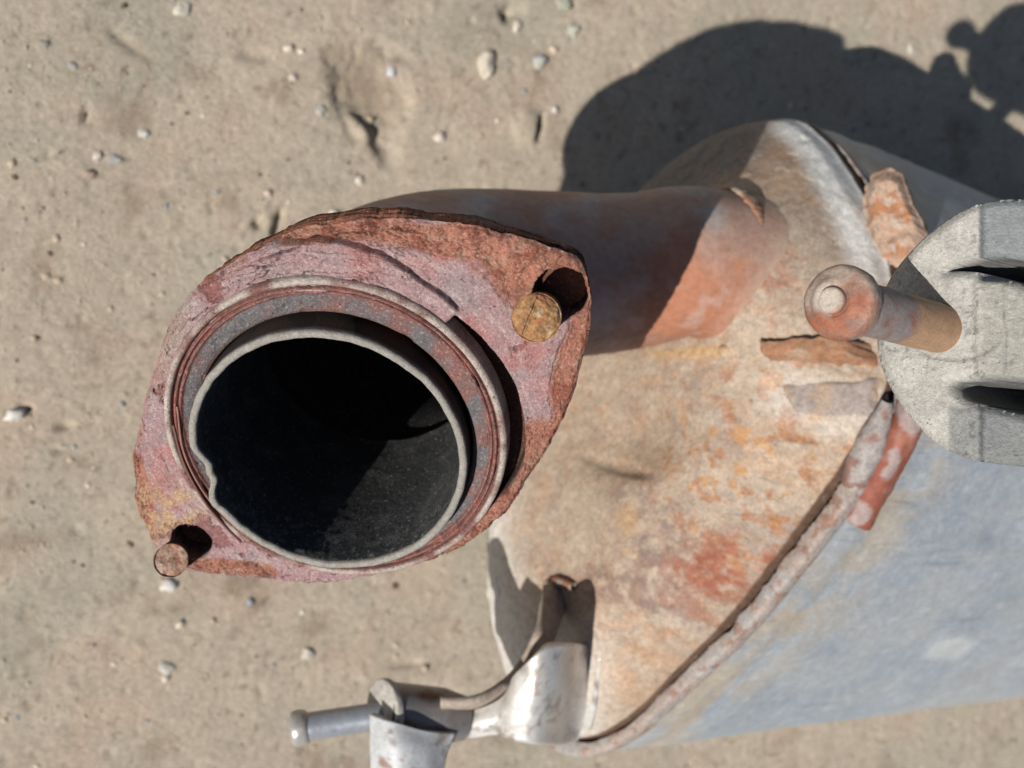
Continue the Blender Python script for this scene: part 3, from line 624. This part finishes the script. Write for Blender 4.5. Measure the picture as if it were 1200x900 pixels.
hax = unit(ra + unit(HD) * 0.75)
G, t2 = lathe(HD, hax, prof, 200, (0, 1, 0))
# the raised centre sits off axis
a_, b_, n_ = basis(ra, (0, 1, 0)); mid = ss(np.broadcast_to(prof[None, :, 0], G.shape[:2]), 5.5, 3.2); G = G + mid[..., None] * (V(971, 351, 207) - V(976, 352, 207)) * 1.0
G = G + vnorm(G, wu=True) * (0.22 * fbm(G, 3, 4, 135) + 0.08 * fbm(G, 1, 3, 136))[..., None]
c = np.broadcast_to(alb(200, 178, 162, 0.46), G.shape).copy(); hp_ = PX(G)
c = mixc(c, alb(192, 120, 90, 0.42), np.maximum(blob(hp_, 995, 365, 26, 34, 30, 0.5, 0.5 * fbm(G, 4, 3, 137)), blob(hp_, 968, 385, 34, 14, 25, 0.5, 0.5 * fbm(G, 4, 3, 138))))
c = mixc(c, alb(150, 128, 118, 0.42), ss(fbm(G, 4, 4, 139), 0.05, 0.3) * 0.6)
c = mixc(c, alb(226, 212, 196, 0.45), blob(hp_, 970, 350, 17, 16, 0, 0.4))
mk('rod_head', G, gridf(200, 110, wu=True), M_rod, rod, c)['label'] = 'rounded upset rod head with pale raised centre'
# weld beside the rod foot
G = tube(cat_spline(np.array([V(990, 596, 329), V(1003, 560, 325), V(1022, 515, 320), V(1040, 470, 315)]), 60), 4.6 * np.sin(np.linspace(0.35, 2.8, 60)), 32)
G = G + vnorm(G, wv=True) * (0.9 * fbm(G, 5, 4, 141))[..., None]
mk('weld_bead', G, gridf(60, 32, wv=True), M_cap, rod, mixc(np.broadcast_to(alb(178, 170, 166, 0.5), G.shape).copy(), alb(156, 120, 108, 0.5), ss(fbm(G, 6, 3, 142), 0, 0.3)))

# ---- hanger bracket at the lower left
brk = empty('support_bracket', W(V(600, 800, 400))); brk.parent = exh; brk.location = tuple(ORG[brk.name] - ORG[exh.name])
zc = alb(216, 212, 206, 0.8)
def sheet_part(nm, ctrl, nu, nv, thk, col, mat=M_zinc, seed=1, par=brk):
    G = resample(np.array([[V(*p) for p in row] for row in ctrl]), nu, nv); G = G + vnorm(G) * (0.35 * fbm(G, 14, 3, seed))[..., None]
    v_, f_ = sheet(G, thk); c_ = mixc(np.broadcast_to(col, v_.shape).copy(), alb(150, 128, 116, 0.5), ss(fbm(v_, 9, 6, seed + 2, 0.62), 0.12, 0.26) * 0.6)
    c_ = mixc(c_, alb(166, 110, 80, 0.5), ss(fbm(v_, 6, 5, seed + 5, 0.62), 0.24, 0.34) * 0.5)
    return mk(nm, v_, f_, mat, par, c_)
def capd(x, y): return float(-cap_point(np.array([float(x)]), np.array([float(y)]))[0, 2])
pl = sheet_part('bracket_plate', [
    [(520, 838, 338), (515, 852, 337), (512, 868, 338)],
    [(560, 832, 333), (556, 848, 332), (552, 862, 334)],
    [(594, 816, 329), (588, 838, 328), (584, 858, 331)],
    [(610, 786, 323), (606, 822, 323), (600, 864, 327)],
    [(640, 757, 322), (634, 812, 322), (628, 870, 327)],
    [(668, 753, 333), (661, 812, 333), (650, 872, 343)],
    [(690, 758, 356), (684, 812, 356), (672, 866, 368)],
    [(706, 770, capd(706, 770) + 1), (702, 812, capd(702, 812) + 1), (694, 850, capd(694, 848) + 1)]], 70, 30, 2.6, zc, seed=4)
pl['label'] = 'shiny folded bracket sheet'
ca = capd(652, 690)
sheet_part('bracket_arm', [
    [(636, 690, ca - 2), (650, 686, ca), (668, 690, ca + 2)],
    [(634, 712, ca - 14), (645, 712, ca - 10), (659, 716, ca - 5)],
    [(630, 742, ca - 26), (637, 744, ca - 21), (646, 746, ca - 15)],
    [(612, 778, 336), (617, 782, 346), (624, 786, 356)],
    [(590, 802, 326), (594, 808, 342), (598, 814, 358)],
    [(556, 820, 320), (558, 828, 340), (560, 836, 360)],
    [(516, 822, 320), (518, 832, 338), (520, 842, 356)]], 70, 20, 2.6, alb(200, 184, 168, 0.5), M_cap, 9)
def weld(pts, r, seed, par):
    P_ = cat_spline(np.array(pts), 70); G_ = tube(P_, r * (0.55 + 0.45 * np.sin(np.linspace(0.2, 2.94, 70))), 20); G_ = G_ + vnorm(G_, wv=True) * (0.7 * fbm(G_, 4, 4, seed))[..., None]
    mk('weld_bead', G_, gridf(70, 20, wv=True), M_cap, par, mixc(np.broadcast_to(alb(176, 160, 148, 0.5), G_.shape).copy(), alb(166, 112, 84, 0.5), ss(fbm(G_, 5, 4, seed + 2), 0, 0.2)))
weld([V(640, 684, capd(640, 684) - 1), V(655, 681, capd(655, 681) - 1), V(672, 688, capd(672, 688) - 1)], 1.8, 33, brk)
sl = V(452, 832, 328); se = V(545, 842, 336)
P = np.linspace(sl, se, 30); G = tube(P, np.interp(np.linspace(0, 1, 30), [0, 0.7, 1], [8.4, 8.4, 6.5]), 48)
mk('rod_sleeve', G, gridf(30, 48, wv=True), M_zinc, brk, mixc(np.broadcast_to(alb(170, 164, 160, 0.5), G.shape).copy(), alb(120, 96, 80, 0.5), ss(fbm(G, 10, 3, 3), 0, 0.3)))
wx = unit(sl - se)
def disc(c0, ax, r, t, nm, col, mat, hole=0.0):
    pf = [(hole + 0.01, 0), (r - 0.5, 0), (r - 0.1, 0.3), (r, 0.8), (r, t - 0.8), (r - 0.1, t - 0.3), (r - 0.5, t), (hole + 0.01, t)]
    G, _t = lathe(c0, ax, pf, 64); return mk(nm, G, gridf(64, 8, wu=True), mat, brk, np.array(col), smooth=False)
disc(sl - wx * 1.0, unit(wx + np.array([0, -0.1, 0.35])), 9.4, 2.6, 'washer', alb(206, 200, 192, 0.55), M_cap)
rs, re = sl - wx * 6, V(350, 853, 326)
P = np.linspace(rs, re, 24); G = tube(P, np.full(24, 4.1), 40)
mk('bracket_rod', G, gridf(24, 40, wv=True), M_zinc, brk, alb(178, 182, 190, 0.62))
prof = cat_spline(np.array([(0.02, 2.6), (3.0, 2.5), (4.6, 1.9), (5.2, 0.6), (5.2, -1.2), (4.8, -2.4), (4.0, -3.0)]), 40)
G, _t = lathe(re, unit(re - rs), prof, 64); mk('rod_end', G, gridf(64, 40, wu=True), M_zinc, brk, alb(206, 202, 196, 0.6))
fin = sheet_part('bracket_fin', [[(436, 836, 322), (462, 846, 318), (498, 856, 321), (532, 858, 327)], [(437, 880, 322), (464, 884, 316), (496, 886, 320), (520, 886, 328)], [(438, 940, 326), (466, 944, 320), (494, 944, 324), (512, 940, 332)]], 40, 40, 2.2, alb(206, 208, 210, 0.6), M_can, 12)

# ------------------------------------------------------------------ rubber hanger slipped on the rod
hn = unit([-0.16, 0.0, 0.99]); HP = V(1150, 390, 217); h1, h2, _ = basis(hn)
def hl(pts): pts = np.array(pts, float); p = on_plane(pts[:, 0], pts[:, 1], HP, hn) - HP; return np.stack([p @ h1, p @ h2], -1)
o_px = [(1160,236),(1128,247),(1096,268),(1070,292),(1046,322),(1033,352),(1028,390),(1032,425),(1048,462),(1076,500),(1108,526),(1144,540),(1200,546),(1270,542),(1330,512),(1372,455),(1384,390),(1370,325),(1325,270),(1260,240),(1205,234)]
OUT = closed_spline(hl(o_px), 300)
S1 = closed_spline(hl([(1108,318),(1128,308),(1150,302),(1180,302),(1212,310),(1250,328),(1285,345),(1250,346),(1210,338),(1180,327),(1150,320),(1128,318)]), 120)
S2 = closed_spline(hl([(1113,448),(1135,446),(1165,445),(1200,448),(1250,448),(1288,440),(1268,468),(1235,486),(1200,486),(1165,478),(1135,470),(1120,460)]), 120)
st = 0.42
ux = np.arange(OUT[:, 0].min() - 2, OUT[:, 0].max() + 2, st); uy = np.arange(OUT[:, 1].min() - 2, OUT[:, 1].max() + 2, st)
A, Bm = np.meshgrid(ux, uy, indexing='ij'); Q = np.stack([A.ravel(), Bm.ravel()], -1)
def solid_sdf(Q):
    d0, g0 = poly_sdf(Q, OUT); d1, g1 = poly_sdf(Q, S1); d2, g2 = poly_sdf(Q, S2)
    D3 = np.stack([d0, -d1, -d2]); k = D3.argmax(0); gg = np.stack([g0, g1, g2])[k, np.arange(len(Q))]
    return D3.max(0), gg
d_, g_ = solid_sdf(Q)
near_ = np.abs(d_) < st * 0.72; Q[near_] -= g_[near_]
d2_, _g2 = solid_sdf(Q); d2_[near_] = 0.0
p3 = np.stack([Q[:, 0], Q[:, 1], Q[:, 0] * 0], -1)
qpx = PX(HP + Q[:, :1] * h1 + Q[:, 1:] * h2)
slope = -13.0 * np.clip((1147 - qpx[:, 0]) / 125, 0, 1) ** 1.15
midb = ss(qpx[:, 1], 326, 332) * (1 - ss(qpx[:, 1], 440, 448))
top = slope - 1.3 * ss(d2_, -1.8, -0.0) ** 2 + 1.0 * midb * ss(qpx[:, 0], 1138, 1148)
lobe = (1 - midb) * ss(qpx[:, 0], 1146, 1154); top = top - 1.6 * lobe
top = top - 0.5 * ridge(qpx[:, 0] - 1180 - 2 * np.sin(qpx[:, 1] * 0.05), 2.0) * midb
top = top + 0.30 * fbm(p3, 8, 3, 151) + (0.25 * fbm(p3, 1.8, 4, 152)) * (1 - 0.6 * ss(qpx[:, 0], 1140, 1150))
# relief where the rod enters
ec = hl([(1118, 390)])[0]; 
rel = np.hypot((Q[:, 0] - ec[0]) * 0.62, Q[:, 1] - ec[1]); top = top - 0.7 * ss(rel, 5.9, 5.3)
z = np.where(d2_ > -1e-6, -34.0, top)
z = np.where(near_, top, z)
inside = d2_ <= 1e-6
Pv = HP + Q[:, :1] * h1 + Q[:, 1:] * h2; Pv = Pv * (1 - z / 217.0)[:, None]
nA, nB = A.shape; F = gridf(nA, nB); F = F[inside[F].all(1)]
# wall: boundary edges dropped straight down
ed = np.concatenate([F[:, [0, 1]], F[:, [1, 2]], F[:, [2, 3]], F[:, [3, 0]]]); key = ed[:, 0].astype(np.int64) * (nA * nB) + ed[:, 1]; rev = ed[:, 1].astype(np.int64) * (nA * nB) + ed[:, 0]
bd = ed[~np.isin(key, rev)]
used = np.unique(bd); mp = -np.ones(nA * nB, int)
Vs = [Pv]; nb0 = nA * nB; prev = {}
lay = [used]
Fw = []; off = nb0; last = np.arange(nA * nB)
for dz_ in (4, 12, 24, 32):
    nv_ = Pv[used] + unit(ra + np.array([0.2, 0, 0])) * dz_; mp2 = -np.ones(nA * nB, int); mp2[used] = off + np.arange(len(used)); off += len(used); Vs.append(nv_)
    Fw.append(np.stack([last[bd[:, 1]], last[bd[:, 0]], mp2[bd[:, 0]], mp2[bd[:, 1]]], -1)); last = mp2
Va = np.concatenate(Vs); Fa = np.concatenate([F] + Fw)
Va0 = Va; keep = np.unique(Fa); rm = -np.ones(len(Va), int); rm[keep] = np.arange(len(keep)); Va = Va[keep]; Fa = rm[Fa]
vpx = PX(Va); dep = (Va - HP) @ hn
l3 = np.stack([(Va - HP) @ h1, (Va - HP) @ h2, dep], -1)
c = np.broadcast_to(alb(206, 203, 196, 0.5), Va.shape).copy()
c = mixc(c, alb(220, 217, 210, 0.52), ss(fbm(l3, 7, 4, 161), -0.1, 0.25) * 0.7)
dep = np.concatenate([z, np.full(len(Va0) - len(z), -20.0)])[keep]
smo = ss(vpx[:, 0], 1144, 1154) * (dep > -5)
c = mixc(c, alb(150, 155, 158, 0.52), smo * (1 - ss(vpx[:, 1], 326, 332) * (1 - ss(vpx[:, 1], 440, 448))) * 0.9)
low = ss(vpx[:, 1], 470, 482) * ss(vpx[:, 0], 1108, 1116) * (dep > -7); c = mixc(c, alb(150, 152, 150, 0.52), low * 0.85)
c = mixc(c, alb(186, 184, 172, 0.5), smo * ss(vpx[:, 1], 326, 332) * (1 - ss(vpx[:, 1], 440, 448)) * 0.8)
spk = ss(fbm(l3, 1.3, 3, 163), 0.16, 0.24) * ss(fbm(l3, 9, 3, 164) + 0.5 * blob(vpx, 1140, 390, 10, 160, 0, 0.8) + 0.4 * ss(vpx[:, 0], 1080, 1040), 0.12, 0.4)
c = mixc(c, alb(70, 70, 68, 0.5), spk * 0.45)
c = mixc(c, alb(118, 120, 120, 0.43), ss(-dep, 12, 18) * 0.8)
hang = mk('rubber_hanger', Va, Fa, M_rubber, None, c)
tag(hang, 'weathered grey rubber exhaust hanger with slots, pushed onto the rusty rod', 'rubber hanger')

# ------------------------------------------------------------------ pebbles and grit
random.seed(4)
def ico(sub=2):
    import bmesh
    b = bmesh.new(); bmesh.ops.create_icosphere(b, subdivisions=sub, radius=1.0); v = np.array([x.co[:] for x in b.verts]); f = np.array([[q_.index for q_ in x.verts] for x in b.faces]); b.free(); return v, f
IV, IF = ico(2); IV3, IF3 = ico(3)
def gheight(p):       # p metres on z=0
    pm = np.array([[p[0] * 1000, p[1] * 1000, 0.0]]); return float(ground_height(pm, PX(S(pm * 0.001)))[0]) * 0.001
peb = [
 (168,157,9,8,0.6,(196,204,202),'small pale grey pebble with a dark shadow, left of the flange top'),
 (114,183,6,8,0.5,(206,196,186),'tiny off-white pebble left of a flat blue chip'),
 (134,187,10,7,0.25,(128,140,158),'flat slate-blue stone chip in the upper left dirt'),
 (52,52,7,6,0.4,(96,110,112),'dark teal chip nearest the upper left corner'),
 (85,77,7,6,0.4,(122,138,146),'bluish grey chip just right of the dark teal chip'),
 (106,204,7,7,0.5,(124,96,84),'brown pebble below the slate-blue chip'),
 (213,10,13,10,0.4,(196,196,186),'pale flat stone at the top edge, left third'),
 (338,57,8,6,0.6,(220,206,190),'cream pebble above the flange, left of the ground dent'),
 (343,91,6,6,0.5,(206,194,182),'tiny pale pebble below the cream pebble'),
 (376,130,8,8,0.35,(142,152,154),'greyish blue chip beside the ground dent'),
 (459,84,7,7,0.5,(186,198,208),'light blue pebble on the edge of the ground dent'),
 (570,76,13,21,0.55,(206,198,184),'elongated whitish stone, largest light stone at the top'),
 (606,31,6,9,0.5,(220,212,198),'small white pebble between whitish stone and green chips'),
 (632,72,11,10,0.6,(158,170,182),'blue-grey pebble casting a dark shadow'),
 (660,3,12,11,0.3,(126,146,132),'green glassy chip cut by the top edge'),
 (672,36,9,9,0.35,(146,164,154),'pale green chip below the top edge'),
 (649,58,6,6,0.5,(206,186,164),'tiny cream pebble between pale green chip and blue-grey pebble'),
 (515,161,10,9,0.5,(222,214,206),'white pebble left of the round earth clod'),
 (650,129,6,6,0.5,(196,192,196),'tiny lilac-white pebble right of the round earth clod'),
 (393,253,9,8,0.6,(226,220,206),'white pebble just above the flange rim'),
 (421,212,6,7,0.5,(212,204,196),'tiny white pebble above the inlet pipe'),
 (198,685,13,11,0.5,(226,228,228),'bright white pebble just below the lower bolt'),
 (17,486,15,9,0.5,(222,226,226),'white pebble at the left edge of the picture'),
 (211,731,6,6,0.5,(206,194,176),'tiny tan pebble below the bright white pebble'),
 (360,766,9,8,0.4,(196,196,186),'pale grey pebble above the bracket rod'),
 (196,782,11,8,0.35,(186,188,182),'flat pale grey stone in the lower left dirt'),
 (314,226,6,6,0.5,(196,172,170),'tiny pinkish pebble above the flange edge'),
 (1066,59,5,9,0.4,(186,190,176),'pale greenish chip above the shadow edge')]
for i, (x, y, rx, ry, fz, colr, lab) in enumerate(peb):
    p = on_ground(float(x), float(y)); dpt = -S(p)[2]; k = dpt / FPX
    v = IV3.copy(); nz = 0.55 * fbm(v, 0.9, 3, i + 1) + 0.35 * np.round(fbm(v, 1.1, 1, i + 40) * 4) / 4
    v = v * (1 + nz)[:, None]; an = random.uniform(-0.5, 0.5)
    v = v * np.array([rx, ry, min(rx, ry) * fz * 1.5]) * k * 0.8
    v = np.stack([v[:, 0] * math.cos(an) - v[:, 1] * math.sin(an), v[:, 0] * math.sin(an) + v[:, 1] * math.cos(an), v[:, 2]], -1)
    v = v * 0.001 + p + np.array([0, 0, gheight(p) + 0.10 * fz * min(rx, ry) * k * 0.001])
    cc = mixc(np.clip(alb(*colr, 0.8), 0, 0.8)[None].repeat(len(v), 0), alb(178, 164, 146, 0.78), 0.4 + 0.5 * ss(fbm(v * 1000, 2.5, 3, i + 70), -0.1, 0.4)) * (1 + 0.3 * fbm(v * 1000, 2, 3, i)[:, None])
    o = mk('pebble', v, IF3, M_stone, None, np.clip(cc, 0.01, 0.85), world=True); tag(o, lab, 'pebble', 'pebbles on the dirt')
# fine grit nobody could count
gv, gf, gcx, n0 = [], [], [], 0
rg = np.random.RandomState(11); IV1, IF1 = ico(1)
for i in range(4200):
    x, y = rg.uniform(-20, 1220), rg.uniform(-20, 920); p = on_ground(x, y); r = min(rg.gamma(2.0, 0.24) * 0.5 + 0.18, 1.4); r = rg.uniform(0.9, 2.0) if i < 140 else r
    v = IV1 * (1 + 0.5 * (rg.rand(len(IV1), 1) - 0.5)) * r * np.array([1, rg.uniform(0.6, 1.1), rg.uniform(0.4, 0.8)]); an = rg.uniform(0, 6.3)
    v = np.stack([v[:, 0] * math.cos(an) - v[:, 1] * math.sin(an), v[:, 0] * math.sin(an) + v[:, 1] * math.cos(an), v[:, 2]], -1) * 0.001
    gv.append((p, v, r)); gf.append(IF1 + n0); n0 += len(IV1)
    t = rg.rand(); b = (176, 160, 140) if t < 0.55 else ((206, 196, 182) if t < 0.72 else ((140, 146, 148) if t < 0.82 else (104, 88, 74)))
    gcx.append(np.tile(alb(*b, 0.78), (len(IV1), 1)))
pm = np.array([g[0] for g in gv]); pm[:, 2] = 0; gh = ground_height(pm * 1000, PX(S(pm))) * 0.001
V_ = np.concatenate([g[0] + g[1] + np.array([0, 0, gh[i] + (g[2] * 0.0002 if g[2] < 0.9 else -g[2] * 0.00015)]) for i, g in enumerate(gv)])
grit = mk('loose_grit', V_, np.concatenate(gf), M_stone, None, np.concatenate(gcx), smooth=True, world=True)
tag(grit, 'fine grit scattered over the dry dirt', 'grit', kind='stuff')
